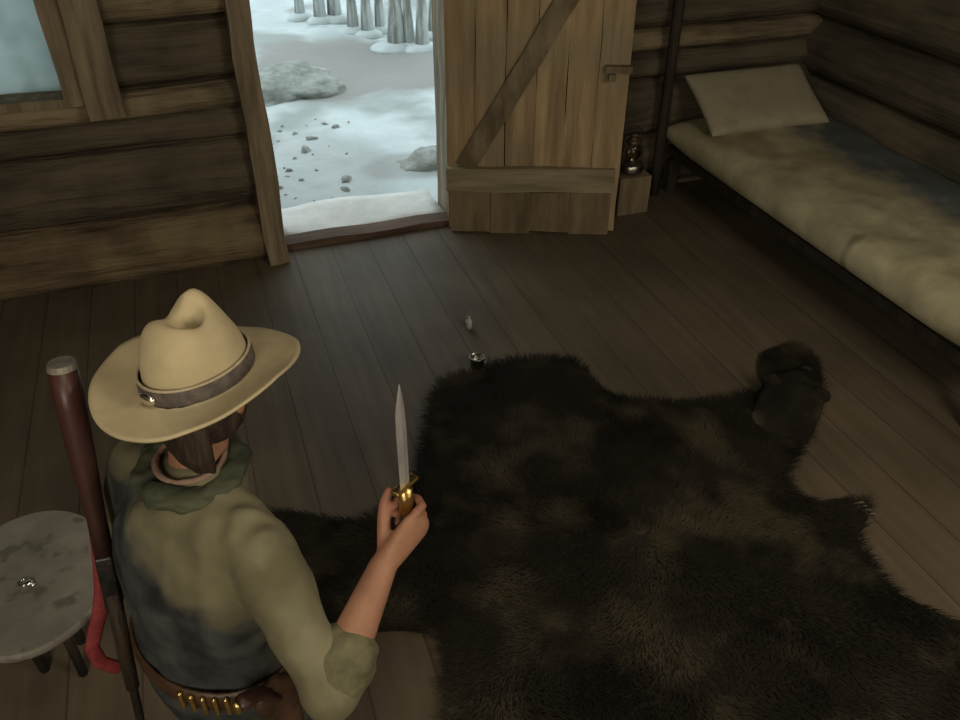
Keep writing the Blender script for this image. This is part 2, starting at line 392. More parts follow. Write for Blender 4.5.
# window trim: boards on the doorway side of the window
bm = bmesh.new(); roughbox(bm, -.53, -.36, 4.66, 4.72, 1.02, 2.2, .15, .012, seed=5); struct(obj('trim_5', bm, M['post']))
win = bmesh.new()
roughbox(win, WX1-.02, WX1+.12, 4.70, 4.76, WZ0-.02, WZ1+.05, .15, .012, seed=6)
roughbox(win, WX0-.12, WX0+.02, 4.70, 4.76, WZ0-.02, WZ1+.05, .15, .012, seed=7)
roughbox(win, WX0, WX1, 4.74, 5.05, WZ0-.03, WZ0+.015, .15, .012, seed=8)
roughbox(win, WX0-.12, WX1+.12, 4.70, 4.76, WZ1, WZ1+.12, .15, .012, seed=9)
w1 = thing('window_1', None, None, (0, 0, 0)); w1['kind'] = 'structure'
obj('window_frame', win, M['post'], w1)
bm = bmesh.new(); box(bm, WX0, WX1, 4.895, 4.905, WZ0, WZ1)
obj('window_pane', bm, M['frost'], w1)

# ------------------------------------------------------------------ the open door
hinge = Vector((DX1-.035, 4.80, 0)); dend = Vector((2.47, 4.40, 0))
dv = dend-hinge; DL = dv.length
door = thing('door_1', None, None, hinge, math.atan2(dv.y, dv.x)); door['kind'] = 'structure'
bm = bmesh.new()
nb = 6; w = DL/nb
for k in range(nb):
    top = 2.03; bot = random.choice((.02, .03, .045))
    roughbox(bm, k*w+.001, (k+1)*w-.001, -.02-.004*(k%2), .018, bot, top, .2, .008, seed=20+k)
obj('door_boards', bm, M['board'], door)
bm = bmesh.new(); roughbox(bm, .0, DL-.03, -.062, -.022, .30, .46, .14, .01, seed=31); obj('ledger', bm, M['ledger'], door)
bm = bmesh.new(); roughbox(bm, .03, DL-.05, -.058, -.022, 1.62, 1.78, .14, .01, seed=32); obj('ledger', bm, M['ledger'], door)
bm = bmesh.new()
for k in range(4): roughbox(bm, .02+(DL-.06)*k/4, .018+(DL-.06)*(k+1)/4, -.055+.004*(k%2), -.026, [.0, -.012, .004, -.01][k]+.015, .295, .1, .006, seed=37+k)
obj('kick_boards', bm, M['crate'], door)
bm = bmesh.new()
a = Vector((.12, 0, .46)); b_ = Vector((DL-.30, 0, 1.62)); d = b_-a
mt = Matrix.Translation(a) @ Matrix.Rotation(-math.atan2(d.z, d.x), 4, 'Y')
roughbox(bm, 0, d.length, -.058, -.024, -.06, .06, .14, .01, mtx=mt, seed=33); obj('diagonal_brace', bm, M['board_dark'], door)
bm = bmesh.new(); roughbox(bm, DL-.15, DL+.01, -.066, -.024, 1.06, 1.10, .06, .003, seed=34); box(bm, DL-.13, DL-.09, -.10, -.03, 1.02, 1.06, bev=.004)
obj('door_handle', bm, M['crate'], door)
for z in (.38, 1.70):
    bm = bmesh.new(); box(bm, -.01, .35, .022, .032, z-.02, z+.02, bev=.003); tube(bm, [(-.0, .03, z-.04), (-.0, .03, z+.04)], [.012, .012]); obj('hinge', bm, M['iron'], door)

# ------------------------------------------------------------------ outside
def gz(x, y):
    z = -.10 + .16*noise.noise(Vector((x*.35, y*.35, 2))) + .05*noise.noise(Vector((x*1.4, y*1.4, 5)))
    z *= min(1, max(0.25, (y-5.3)/2))
    return z - .06
bm = bmesh.new()
NX, NY = 90, 80
gv = [[None]*(NY+1) for _ in range(NX+1)]
for i in range(NX+1):
    for j in range(NY+1):
        x = -9+20*i/NX; y = 5.12+20*(j/NY)**1.3
        z = gz(x, y)
        z += .03*noise.noise(Vector((x*5, y*5, 0))) + .015*noise.noise(Vector((x*14, y*14, 0)))
        gv[i][j] = bm.verts.new((x, y, z))
for i in range(NX):
    for j in range(NY): bm.faces.new((gv[i][j], gv[i+1][j], gv[i+1][j+1], gv[i][j+1]))
# skirt so the snow has depth
ret = bmesh.ops.extrude_face_region(bm, geom=list(bm.faces))
for v in [g for g in ret['geom'] if isinstance(g, bmesh.types.BMVert)]: v.co.z -= .5
def slope_mat():
    m = M['snow'].copy(); m.name = 'snow with bare slope'; nt = m.node_tree; L = nt.links
    b = [n for n in nt.nodes if n.type == 'BSDF_PRINCIPLED'][0]; src = b.inputs['Base Color'].links[0].from_socket
    tc = [n for n in nt.nodes if n.type == 'TEX_COORD'][0]
    for (px, py, rx, ry, amt) in ((385, 58, 2.3, 1.5, .95), (330, 50, 1.3, 1.2, .8), (420, 165, .6, .4, .6), (300, 170, .9, 1.3, .45)):
        c = G(px, py, -.1)
        mp = nt.nodes.new('ShaderNodeMapping'); mp.inputs['Location'].default_value = (-c.x/rx, -c.y/ry, 0); mp.inputs['Scale'].default_value = (1/rx, 1/ry, .1)
        L.new(tc.outputs['Object'], mp.inputs[0])
        gr = nt.nodes.new('ShaderNodeTexGradient'); gr.gradient_type = 'SPHERICAL'; L.new(mp.outputs[0], gr.inputs[0])
        n = nt.nodes.new('ShaderNodeTexNoise'); n.inputs['Scale'].default_value = 1.8; n.inputs['Detail'].default_value = 5; L.new(tc.outputs['Object'], n.inputs[0])
        mu = nt.nodes.new('ShaderNodeMath'); mu.operation = 'MULTIPLY'; L.new(gr.outputs['Fac'], mu.inputs[0]); L.new(n.outputs[0], mu.inputs[1])
        mr = nt.nodes.new('ShaderNodeMapRange'); mr.inputs[1].default_value = .06; mr.inputs[2].default_value = .16; mr.inputs[4].default_value = amt
        L.new(mu.outputs[0], mr.inputs[0])
        mx = nt.nodes.new('ShaderNodeMix'); mx.data_type = 'RGBA'; L.new(mr.outputs[0], mx.inputs[0]); L.new(src, mx.inputs[6]); mx.inputs[7].default_value = (.30, .30, .285, 1)
        src = mx.outputs[2]
    L.new(src, b.inputs['Base Color'])
    return m
g = obj('snowy_ground', bm, slope_mat(), smooth=True); struct(g)
tag(g, 'snow covered ground outside the open doorway', 'ground')
bm = bmesh.new(); roughbox(bm, DX0-.0, DX1+.0, 4.96, 5.42, -.14, .035, .08, .03, seed=50)
tag(obj('snow_drift', bm, M['sillsnow'], smooth=True), 'pale packed snow heaped along the outside of the doorway sill', 'snow', kind='stuff')

def rockmesh(name, c, r, seed, label, matl='rock', group=None):
    bm = bmesh.new(); bmesh.ops.create_icosphere(bm, subdivisions=4, radius=1)
    for v in bm.verts:
        q = v.co.copy()
        k = 1+.35*noise.noise(q*1.3+Vector((seed*3, 0, 0)))+.15*noise.noise(q*4+Vector((seed, 0, 0)))
        v.co = Vector((q.x*r[0]*k, q.y*r[1]*k, q.z*r[2]*k))
    o = obj(name, bm, M[matl], smooth=True); o.location = c
    return tag(o, label, 'rock' if matl == 'rock' else 'snow', group)
p = G(290, 82, -.1); rockmesh('rock', (p.x-.1, p.y, -.12), (.62, .42, .17), 1, 'dark snow-dusted rock at the far left of the doorway view')
p = G(432, 162, -.1); rockmesh('rock', (p.x+.1, p.y, -.22), (.42, .34, .20), 2, 'low grey rock in the snow beside the open door edge')
p = G(300, 215, -.1)
placed = []
for k in range(150):
    px, py = random.uniform(272, 350), random.uniform(112, 222)
    q = G(px, py, -.1); s = random.choice((.008, .012, .016, .024, .034))*random.uniform(.8, 1.2)
    if len(placed) >= 30 or any((q-w_).length < .11 for w_ in placed): continue
    placed.append(q)
    bm = bmesh.new(); bmesh.ops.create_icosphere(bm, subdivisions=2, radius=1)
    el = random.uniform(.9, 2.0)
    for v in bm.verts: v.co = Vector((v.co.x*s*el, v.co.y*s, v.co.z*s*.8))*(1+.8*noise.noise(v.co*1.4+Vector((k*3.1, 0, 0))))
    o = obj('pebble', bm, M['rock'], smooth=True); o.location = (q.x, q.y, gz(q.x, q.y)+.002); o.rotation_euler = (0, 0, random.uniform(0, 3))
    tag(o, 'small dark pebble poking through the snow near the left doorpost', 'pebble', 'pebbles in the snow outside the door')
# trees
def tree(px, py, r, h, label, seed, lean=0):
    q = G(px, py, -.12)
    rnd = random.Random(seed)
    t = thing('bare_tree', label, 'tree', (q.x, q.y, gz(q.x, q.y)-.05))
    bm = bmesh.new()
    pts = [(lean*h*i/8+.05*noise.noise(Vector((i, seed, 0))), .05*noise.noise(Vector((i, seed, 9))), h*i/8) for i in range(9)]
    rr = [r*1.5]+[r*(1-.09*i) for i in range(1, 9)]
    tube(bm, pts, rr, 12, cap='flat'); obj('trunk', bm, M['bark'], t, smooth=True)
    for k in range(7):
        z = rnd.uniform(1.6, h*.9); an = rnd.uniform(0, 2*PI); L = rnd.uniform(.5, 1.1)
        b0 = Vector((lean*z, 0, z)); b1 = b0+Vector((math.cos(an)*L, math.sin(an)*L, L*.5)); mid = (b0+b1)/2+Vector((0, 0, .1))
        bm = bmesh.new(); tube(bm, [b0, mid, b1], [r*.35, r*.22, r*.08], 8); obj('branch', bm, M['bark'], t, smooth=True)
    rnd2 = rnd.uniform(.8, 1.2)
    bm = bmesh.new(); ell(bm, (0, -.02, .05), (r*3.6*rnd2, r*3.0, .07)); obj('snow_mound', bm, M['snow'], t, smooth=True)
where = ['nearest the open door', 'second from the open door', 'third from the open door', 'fourth from the open door', 'fifth from the open door',
         'sixth from the open door', 'seventh from the open door', 'third from the left', 'second from the left', 'leftmost']
for k, (px, py, r) in enumerate([(434, 24, .06), (422, 38, .065), (409, 36, .055), (396, 36, .085), (380, 22, .05), (367, 26, .06), (353, 24, .055), (335, 16, .07), (320, 18, .06), (300, 14, .05)]):
    tree(px, py, r, 4.2, 'slim frosted tree trunk beyond the snow, %s' % where[k], k+3, lean=random.uniform(-.02, .02))

# ------------------------------------------------------------------ bed
BX0, BX1, BY1, BY0, BZ = 3.12, 4.17, 4.90, 2.0, .33
bed = thing('bed_frame', 'low dark wooden bunk frame along the right wall', 'bed', (0, 0, 0))
bm = bmesh.new(); roughbox(bm, BX0, BX0+.07, BY0, BY1, BZ-.06, BZ, .2, .006, seed=60); obj('side_rail', bm, M['darkpost'], bed)
bm = bmesh.new(); roughbox(bm, BX1-.07, BX1, BY0, BY1, BZ-.09, BZ, .2, .006, seed=61); obj('side_rail', bm, M['darkpost'], bed)
bm = bmesh.new()
for k in range(20): y = BY0+.02+k*(BY1-BY0-.14)/19; roughbox(bm, BX0+.07, BX1-.07, y, y+.11, BZ-.05, BZ-.01, .4, .004, seed=62+k)
obj('bed_slats', bm, M['darkpost'], bed)
for x in (BX0, BX1-.07):
    for y in (BY0, BY1-.07):
        bm = bmesh.new(); roughbox(bm, x, x+.07, y, y+.07, 0, BZ-.09, .2, .003, seed=66); obj('leg', bm, M['darkpost'], bed)
# mattress
def cushion(bm, sx, sy, sz, nx, ny, e=5.0, amp=.02, seed=0, corner=.0):
    """soft sack: superellipse thickness on a rectangle"""
    top, bot = {}, {}
    for i in range(nx+1):
        for j in range(ny+1):
            u, v = -1+2*i/nx, -1+2*j/ny
            u2, v2 = math.sin(u*PI/2), math.sin(v*PI/2)
            th = (max(0, 1-abs(u2)**e)*max(0, 1-abs(v2)**e))**.45
            q = Vector((u2*sx/2, v2*sy/2, 0))
            nz = noise.noise(q*3+Vector((seed, 0, 0)))*amp + noise.noise(q*9+Vector((seed, 3, 0)))*amp*.35
            cf = 1+corner*(abs(u2)*abs(v2))**2
            top[i, j] = bm.verts.new((q.x*cf, q.y*cf, sz/2*th + nz*th))
            if i in (0, nx) or j in (0, ny): bot[i, j] = top[i, j]
            else: bot[i, j] = bm.verts.new((q.x*cf, q.y*cf, -sz/2*th))
    for i in range(nx):
        for j in range(ny):
            bm.faces.new((top[i,j], top[i+1,j], top[i+1,j+1], top[i,j+1]))
            try: bm.faces.new((bot[i,j], bot[i,j+1], bot[i+1,j+1], bot[i+1,j]))
            except ValueError: pass
bm = bmesh.new(); cushion(bm, BX1-BX0+.08, BY1-BY0, .24, 40, 80, e=9, amp=.028, seed=3)
# straw colour with a blue-grey worn area by the wall
def mattress_mat():
    m = M['straw'].copy(); m.name = 'mattress ticking'; nt = m.node_tree; L = nt.links
    b = [n for n in nt.nodes if n.type == 'BSDF_PRINCIPLED'][0]
    src = b.inputs['Base Color'].links[0].from_socket
    tc = [n for n in nt.nodes if n.type == 'TEX_COORD'][0]
    def spot(cx, cy, rx, ry, col, amt, src):
        mp = nt.nodes.new('ShaderNodeMapping'); mp.inputs['Location'].default_value = (-cx/rx, -cy/ry, 0); mp.inputs['Scale'].default_value = (1/rx, 1/ry, .3)
        L.new(tc.outputs['Object'], mp.inputs[0])
        gr = nt.nodes.new('ShaderNodeTexGradient'); gr.gradient_type = 'SPHERICAL'; L.new(mp.outputs[0], gr.inputs[0])
        n = nt.nodes.new('ShaderNodeTexNoise'); n.inputs['Scale'].default_value = 6; L.new(tc.outputs['Object'], n.inputs[0])
        mu = nt.nodes.new('ShaderNodeMath'); mu.operation = 'MULTIPLY'; L.new(gr.outputs['Fac'], mu.inputs[0]); L.new(n.outputs[0], mu.inputs[1])
        mr = nt.nodes.new('ShaderNodeMapRange'); mr.inputs[1].default_value = .05; mr.inputs[2].default_value = .28; mr.inputs[4].default_value = amt
        L.new(mu.outputs[0], mr.inputs[0])
        mx = nt.nodes.new('ShaderNodeMix'); mx.data_type = 'RGBA'; L.new(mr.outputs[0], mx.inputs[0]); L.new(src, mx.inputs[6]); mx.inputs[7].default_value = (*col, 1)
        return mx.outputs[2]
    src = spot(.40, .20, .50, 2.0, (.10, .118, .125), .95, src)
    ox, oy = (BX0+BX1)/2-.03, (BY0+BY1)/2
    for px, py, rx, ry, am in ((836, 237, .085, .05, .75), (857, 234, .075, .045, .7)):
        c = G(px, py, .57); src = spot(c.x-ox, c.y-oy, rx, ry, (.12, .10, .055), am, src)
    L.new(src, b.inputs['Base Color'])
    return m
o = obj('mattress', bm, mattress_mat(), smooth=True); o.location = ((BX0+BX1)/2-.03, (BY0+BY1)/2, BZ+.121)
tag(o, 'long stained straw mattress on the bunk at the right wall', 'mattress')
# pillow leaning on the wall
bm = bmesh.new(); cushion(bm, .86, .50, .11, 36, 20, e=7, amp=.012, seed=9, corner=.03)
bm.transform(Matrix.Rotation(R(30), 4, 'X'))
o = obj('pillow', bm, M['pillow'], smooth=True); o.location = (3.57, 4.60, BZ+.375); o.rotation_euler = (0, 0, R(-2))
tag(o, 'flat sackcloth pillow propped at the head of the straw mattress', 'pillow')
# bunk pole
bm = bmesh.new(); pts = [(3.02+.012*noise.noise(Vector((i, 0, 0))), 4.84, 3.1*i/12) for i in range(13)]
tube(bm, pts, [.036]*13, 12, ref=(0, 1, 0), cap='flat')
tag(obj('wooden_pole', bm, M['darkpost'], smooth=True), 'thin dark upright pole at the head corner of the bunk', 'pole')

# ------------------------------------------------------------------ block and lantern
q = G(632, 214, 0)
bx, by = q.x, q.y+.10
t = bmesh.new(); roughbox(t, -.115, .115, -.10, .10, 0, .27, .08, .008, seed=70)
o = obj('chopping_block', t, M['crate']); o.location = (bx, by, 0)
tag(o, 'squat pale wooden block standing by the free edge of the open door', 'block')
ln = thing('lantern', 'small dark oil lantern on the wooden block beside the door', 'lantern', (bx+.01, by, .276))
bm = bmesh.new(); lathe(bm, [(.05, 0), (.078, .0), (.08, .012), (.08, .05), (.07, .062), (.045, .072), (.04, .085)]); obj('fuel_tank', bm, M['tin'], ln, smooth=True)
bm = bmesh.new(); lathe(bm, [(.036, .086), (.055, .11), (.060, .14), (.052, .175), (.036, .20)], closed_bottom=False, closed_top=False); obj('glass_globe', bm, M['glass'], ln, smooth=True)
bm = bmesh.new(); lathe(bm, [(.05, .198), (.052, .205), (.04, .225), (.028, .23), (.026, .25), (.04, .256), (.012, .27)]); obj('chimney_cap', bm, M['rust'], ln, smooth=True)
for s in (-1, 1):
    bm = bmesh.new(); tube(bm, [(s*.07, 0, .06), (s*.078, 0, .13), (s*.045, 0, .21)], [.005]*3, 8, ref=(0, 1, 0)); obj('side_frame', bm, M['rust'], ln, smooth=True)
bm = bmesh.new(); tube(bm, [(.075*math.cos(a), .01, .20+.11*math.sin(a)) for a in [PI*i/12 for i in range(13)]], [.003]*13, 6, ref=(0, 1, 0)); obj('bail_handle', bm, M['iron'], ln, smooth=True)
bm = bmesh.new(); lathe(bm, [(.012, .086), (.012, .10), (.004, .112)], n=10); obj('wick', bm, M['brass'], ln)

# ------------------------------------------------------------------ stool built in place of the on-screen map
q = G(29, 577, .45)
st = thing('stool', 'low stool standing in for a round screen map at the lower left', 'stool', (q.x, q.y, 0), -YAW+R(24))
bm = bmesh.new(); lathe(bm, [(.205, .414), (.221, .418), (.226, .43), (.226, .442), (.220, .45)], n=56, sx=1.08, sy=1.34)
for v in bm.verts:
    a = math.atan2(v.co.y, v.co.x); k = 1+.012*noise.noise(Vector((math.cos(a)*2.5, math.sin(a)*2.5, 0))); v.co.x *= k; v.co.y *= k
obj('map_stool_top', bm, M['stone'], st)
for k in range(3):
    a = R(60+120*k); bm = bmesh.new()
    tube(bm, [(.10*math.cos(a), .10*math.sin(a), .415), (.08*math.cos(a), .08*math.sin(a), 0.0)], [.020, .016], 12, cap='flat'); obj('leg', bm, M['darkpost'], st, smooth=True)
q = G(26, 583, .455)  # silver trinket stands in for the arrow at the map centre
bm = bmesh.new()
tube(bm, [(.014*math.cos(2*PI*i/14)-.006, .014*math.sin(2*PI*i/14)+.004, .006) for i in range(15)], [.004]*15, 8)
ell(bm, (.010, -.008, .009), (.013, .010, .009)); ell(bm, (.022, -.016, .006), (.008, .006, .006))
o = obj('trinket', bm, M['silver'], smooth=True); o.location = (q.x, q.y, .4495)
tag(o, 'tiny bright silver trinket standing in for the arrow of the screen map', 'trinket')

# ------------------------------------------------------------------ bearskin rug
outl = [(432, 398), (448, 378), (478, 372), (505, 362), (545, 358), (575, 362), (596, 382), (622, 398), (660, 403), (700, 404), (735, 396), (762, 388), (758, 372), (762, 352), (785, 346), (812, 352), (822, 380), (820, 410),
        (806, 440), (792, 462), (788, 485), (815, 499), (845, 498), (868, 503), (866, 520), (858, 538), (872, 566), (898, 592), (930, 608), (975, 625), (1080, 640), (1150, 700), (1080, 760), (900, 800), (700, 830), (520, 800), (455, 745), (448, 690), (446, 655), (436, 634), (400, 628), (360, 632), (300, 640), (240, 610), (225, 560), (262, 516), (300, 513), (345, 520), (378, 516), (405, 492), (420, 470), (428, 430)]
P2 = [G(x, y, .02).to_2d() for x, y in outl]
# smooth outline (Catmull-Rom)
SM = []
n = len(P2)
for i in range(n):
    p0, p1, p2, p3 = P2[i-1], P2[i], P2[(i+1) % n], P2[(i+2) % n]
    for s in range(4):
        t = s/4
        SM.append(.5*((2*p1)+(p2-p0)*t+(2*p0-5*p1+4*p2-p3)*t*t+(3*p1-p0-3*p2+p3)*t**3))
def inside(x, y, poly):
    c = False; j = len(poly)-1
    for i in range(len(poly)):
        a, b2 = poly[i], poly[j]
        if (a.y > y) != (b2.y > y) and x < (b2.x-a.x)*(y-a.y)/(b2.y-a.y)+a.x: c = not c
        j = i
    return c
def edist(x, y, poly):
    m = 9; p = Vector((x, y))
    for i in range(len(poly)):
        a, b2 = poly[i-1], poly[i]; ab = b2-a
        t = max(0, min(1, (p-a).dot(ab)/max(1e-9, ab.length_squared))); m = min(m, (p-a-ab*t).length)
    return m
rug = thing('bearskin_rug', 'dark shaggy bearskin rug with its head spread on the floorboards', 'rug', (0, 0, 0))
bm = bmesh.new(); prism(bm, [(p.x, p.y) for p in SM], .002, .016); 
obj('hide', bm, M['hide'], rug)
xs = [p.x for p in SM]; ys = [p.y for p in SM]
x0, x1, y0, y1 = min(xs), max(xs), min(ys), max(ys)
bm = bmesh.new(); rnd = random.Random(4)
cnt = 0
cx, cyy = G(640, 540).to_2d()
while cnt < 75000:
    x, y = rnd.uniform(x0, x1), rnd.uniform(y0, y1)
    if not inside(x, y, SM): continue
    if abs(x-2.58) < .16 and abs(y-2.62) < .16: 
        if rnd.random() < .5: continue
    cnt += 1
    a = math.atan2(y-cyy, x-cx) + 2.4*noise.noise(Vector((x*2.2, y*2.2, 3))) + rnd.uniform(-.5, .5)
    L = rnd.uniform(.035, .075); lie = rnd.uniform(.5, .95)
    clump = .5+.5*noise.noise(Vector((x*5, y*5, 1)))
    h = .008+.020*clump*(1-lie*.4); w = rnd.uniform(.0012, .0026)
    dx, dy = math.cos(a), math.sin(a); sx, sy = -dy*w, dx*w
    b0 = Vector((x, y, .012))
    m1 = b0+Vector((dx*L*.45, dy*L*.45, h)); e1 = b0+Vector((dx*L, dy*L, h*.9+.004))
    s_ = Vector((sx, sy, 0))
    v = [bm.verts.new(b0-s_), bm.verts.new(b0+s_), bm.verts.new(m1+s_*.8), bm.verts.new(m1-s_*.8), bm.verts.new(e1)]
    bm.faces.new((v[0], v[1], v[2], v[3])); bm.faces.new((v[3], v[2], v[4]))
o = obj('fur', bm, M['fur'], rug, recalc=False); o['kind'] = 'stuff'
# head: skull, snout, ears; faces away to the upper right
hq = G(795, 392, .07); hd = (G(815, 352, .05)-G(775, 440, .05)); ha = math.atan2(hd.y, hd.x)
bm = bmesh.new()
tube(bm, [(-.22, 0, .02), (-.08, 0, .05), (.04, 0, .065), (.10, 0, .06)], [(.15, .04), (.145, .075), (.13, .085), (.10, .07)], 20)
tube(bm, [(.08, 0, .05), (.20, 0, .035)], [(.075, .055), (.055, .04)], 16)
for s in (-1, 1):
    ell(bm, (-.02, s*.115, .11), (.022, .045, .045))
    ell(bm, (.09, s*.055, .095), (.03, .025, .02))
def fz(c): return .006*noise.noise(c*30)+.008*noise.noise(c*12)
hb = fuse(bm, .012, 2, fz)
hr = obj('head', hb, M['fur'], rug, smooth=True); hr.matrix_local = Matrix.Translation((hq.x, hq.y, .0)) @ Matrix.Rotation(ha, 4, 'Z')
hr['label'] = 'black bear head of the rug'
bm = bmesh.new(); ell(bm, (.255, 0, .045), (.015, .028, .018)); obj('nose', bm, M['hide'], hr, smooth=True)
for s in (-1, 1):
    bm = bmesh.new(); ell(bm, (.125, s*.055, .10), (.008, .008, .008)); obj('eye', bm, M['iron'], hr, smooth=True)
pq = G(862, 508, .02)
for k in range(4):
    bm = bmesh.new(); y = (k-1.5)*.022
    tube(bm, [(pq.x-.01, pq.y+y, .018), (pq.x+.02, pq.y+y-.01, .024), (pq.x+.04, pq.y+y-.02, .012)], [.006, .005, .002], 8); obj('claw', bm, M['claw'], rug, smooth=True)

# ------------------------------------------------------------------ small things on the floor
q = G(479, 374, 0)  # cup stands in for the aiming dot on the screen
cup = thing('aim_dot_cup', 'small open tin cup standing in for the screen aiming dot', 'cup', (q.x, q.y+.03, .018))
bm = bmesh.new(); lathe(bm, [(.012, .002), (.030, 0), (.033, .008), (.038, .07), (.040, .072), (.037, .073), (.034, .066), (.029, .008), (.01, .006)], n=28); obj('cup_body', bm, M['tin'], cup, smooth=True)
bm = bmesh.new(); tube(bm, [(.038, 0, .06), (.06, 0, .058), (.062, 0, .03), (.034, 0, .02)], [.003]*4, 6, ref=(0, 1, 0)); obj('handle', bm, M['tin'], cup, smooth=True)
bm = bmesh.new(); ell(bm, (-.008, .010, .075), (.016, .016, .010)); obj('glint_ball', bm, M['silver'], cup, smooth=True)  # silver ball added to give a bright glint, no spoon here
q = G(469, 328, 0)
bo = thing('glass_vial', 'tiny pale bottle standing on the boards above the tin cup', 'bottle', (q.x, q.y, 0))
M['milk'] = mat('milky glass', (.48, .47, .43), (.6, .58, .54), (20, 20, 20), rough=.25, bump=0, spec=.5)
bm = bmesh.new(); lathe(bm, [(.012, 0), (.018, .002), (.018, .05), (.009, .062), (.008, .078), (.011, .082)], n=20); obj('bottle_body', bm, M['milk'], bo, smooth=True)
bm = bmesh.new(); lathe(bm, [(.007, .08), (.008, .095)], n=12); obj('cork', bm, M['crate'], bo, smooth=True)

# ------------------------------------------------------------------ the man
FACE = math.atan2(.554, .833) - PI/2
PO = Vector((-.158, 1.267, 0))
man = thing('person', 'person seen from behind in a wide tan hat and tan shirt raising a knife', 'person', PO, FACE)
SH_R, EL_R, WR_R = Vector((.19, 0.01, 1.355)), Vector((.372, -.03, 1.115)), Vector((.350, .165, 1.285))
SH_L, EL_L, WR_L = Vector((-.185, .01, 1.375)), Vector((-.285, -.01, 1.09)), Vector((-.28, .05, .85))
HC = Vector((-.045, .105, 1.565))        # head centre
HR = Matrix.Rotation(R(26), 4, 'Z')
def hv(v): return HC + HR.to_3x3() @ Vector(v)
def lerp(a, b, t): return a+(b-a)*t
TR = [((0, -.02, .90), (.165, .125)), ((0, -.02, .98), (.17, .12)), ((0, -.02, 1.08), (.162, .11)), ((0, -.015, 1.20), (.17, .112)), ((0, 0, 1.28), (.175, .108)), ((0, .015, 1.345), (.15, .085)), ((-.01, .035, 1.37), (.08, .055))]
def torso(bm, g=0.0, k0=0):
    tube(bm, [p for p, r in TR[k0:]], [(r[0]+g, r[1]+g) for p, r in TR[k0:]], 28, ref=(0, 1, 0), cap='round')
def uparm(bm, S, E, g):
    tube(bm, [S+Vector((-.10 if S.x > 0 else .10, 0, -.025)), S, lerp(S, E, .35), lerp(S, E, .75), E], [.046+g, .052+g, .052+g, .044+g, .042+g], 18, ref=(0, 1, 0))
def forearm(bm, E, W, g, t0=0, t1=1):
    f = lambda t: (.044-.0*t) if t < .35 else .044-(t-.35)*.025
    ts = [t0+(t1-t0)*i/4 for i in range(5)]
    tube(bm, [lerp(E, W, t) for t in ts], [f(t)+g for t in ts], 18)
def legs(bm, g, k):
    for s in (-1, 1):
        H = Vector((s*.095, -.02, .90)); K = Vector((s*.12, .03, .50)); A = Vector((s*.13, -.03, .09))
        if k == 'leg':
            tube(bm, [H, lerp(H, K, .5), K], [.088+g, .075+g, .056+g], 20, ref=(0, 1, 0)); tube(bm, [K, lerp(K, A, .35), A], [.056+g, .058+g, .036+g], 20, ref=(0, 1, 0))
        if k == 'foot':
            tube(bm, [A+Vector((0, -.04, -.045)), A+Vector((0, .06, -.045)), A+Vector((0, .15, -.058))], [(.036, .038), (.042, .034), (.038, .022)], 16)
KN = lerp(EL_R, WR_R, 1.0)
fd = (WR_R-EL_R).normalized()
# frame of the right fist: handle is upright
HA = Vector((.338, .252, 0))            # handle axis in plan
HZ = 1.335
bm = bmesh.new()
torso(bm); uparm(bm, SH_R, EL_R, 0); uparm(bm, SH_L, EL_L, 0); forearm(bm, EL_R, WR_R, 0); forearm(bm, EL_L, WR_L, 0)
legs(bm, 0, 'leg'); legs(bm, 0, 'foot')
tube(bm, [(-.01, .035, 1.37), (-.025, .05, 1.43), HC+Vector((0, -.015, -.05))], [.062, .056, .058], 18, ref=(0, 1, 0))
ell(bm, HC, (.076, .098, .108), mtx=HR); 
tube(bm, [hv((0, .02, -.05)), hv((0, .06, -.085))], [(.052, .04), (.036, .03)], 14, ref=(0, 0, 1))
tube(bm, [hv((0, .09, .015)), hv((0, .115, -.022))], [(.009, .010), (.014, .013)], 10)
ell(bm, hv((0, .086, -.055)), (.026, .014, .009), mtx=HR); ell(bm, hv((0, .085, -.095)), (.022, .018, .016), mtx=HR)
ell(bm, hv((0, .082, .03)), (.05, .018, .010), mtx=HR)
for s in (-1, 1): ell(bm, hv((s*.078, -.005, -.012)), (.010, .018, .030), mtx=HR)
# right hand: palm from wrist to beside the handle, four fingers around, thumb
pal0 = WR_R; pal1 = Vector((HA.x+.026, HA.y-.005, HZ-.002))
tube(bm, [pal0, lerp(pal0, pal1, .5), pal1], [(.026, .024), (.022, .036), (.017, .042)], 16)
for k in range(4):
    z = HZ+.034-.0235*k; ln_ = (1.0, 1.06, 1.0, .85)[k]; r0 = (.0092, .0095, .0092, .0082)[k]
    x, y = HA.x, HA.y
    tube(bm, [(x+.028, y-.004, z), (x+.026, y+.018, z), (x+.004, y+.030*ln_, z-.002), (x-.020, y+.020*ln_, z-.003), (x-.026, y+.000, z-.003), (x-.018, y-.012, z-.003)], [r0*1.12, r0*1.1, r0, r0*.98, r0*.92, r0*.8], 10)
tube(bm, [lerp(pal0, pal1, .25)+Vector((-.018, 0, .004)), (HA.x-.028, HA.y-.036, HZ+.012), (HA.x-.036, HA.y-.022, HZ+.040), (HA.x-.033, HA.y-.010, HZ+.064)], [.0155, .014, .0115, .0088], 12)
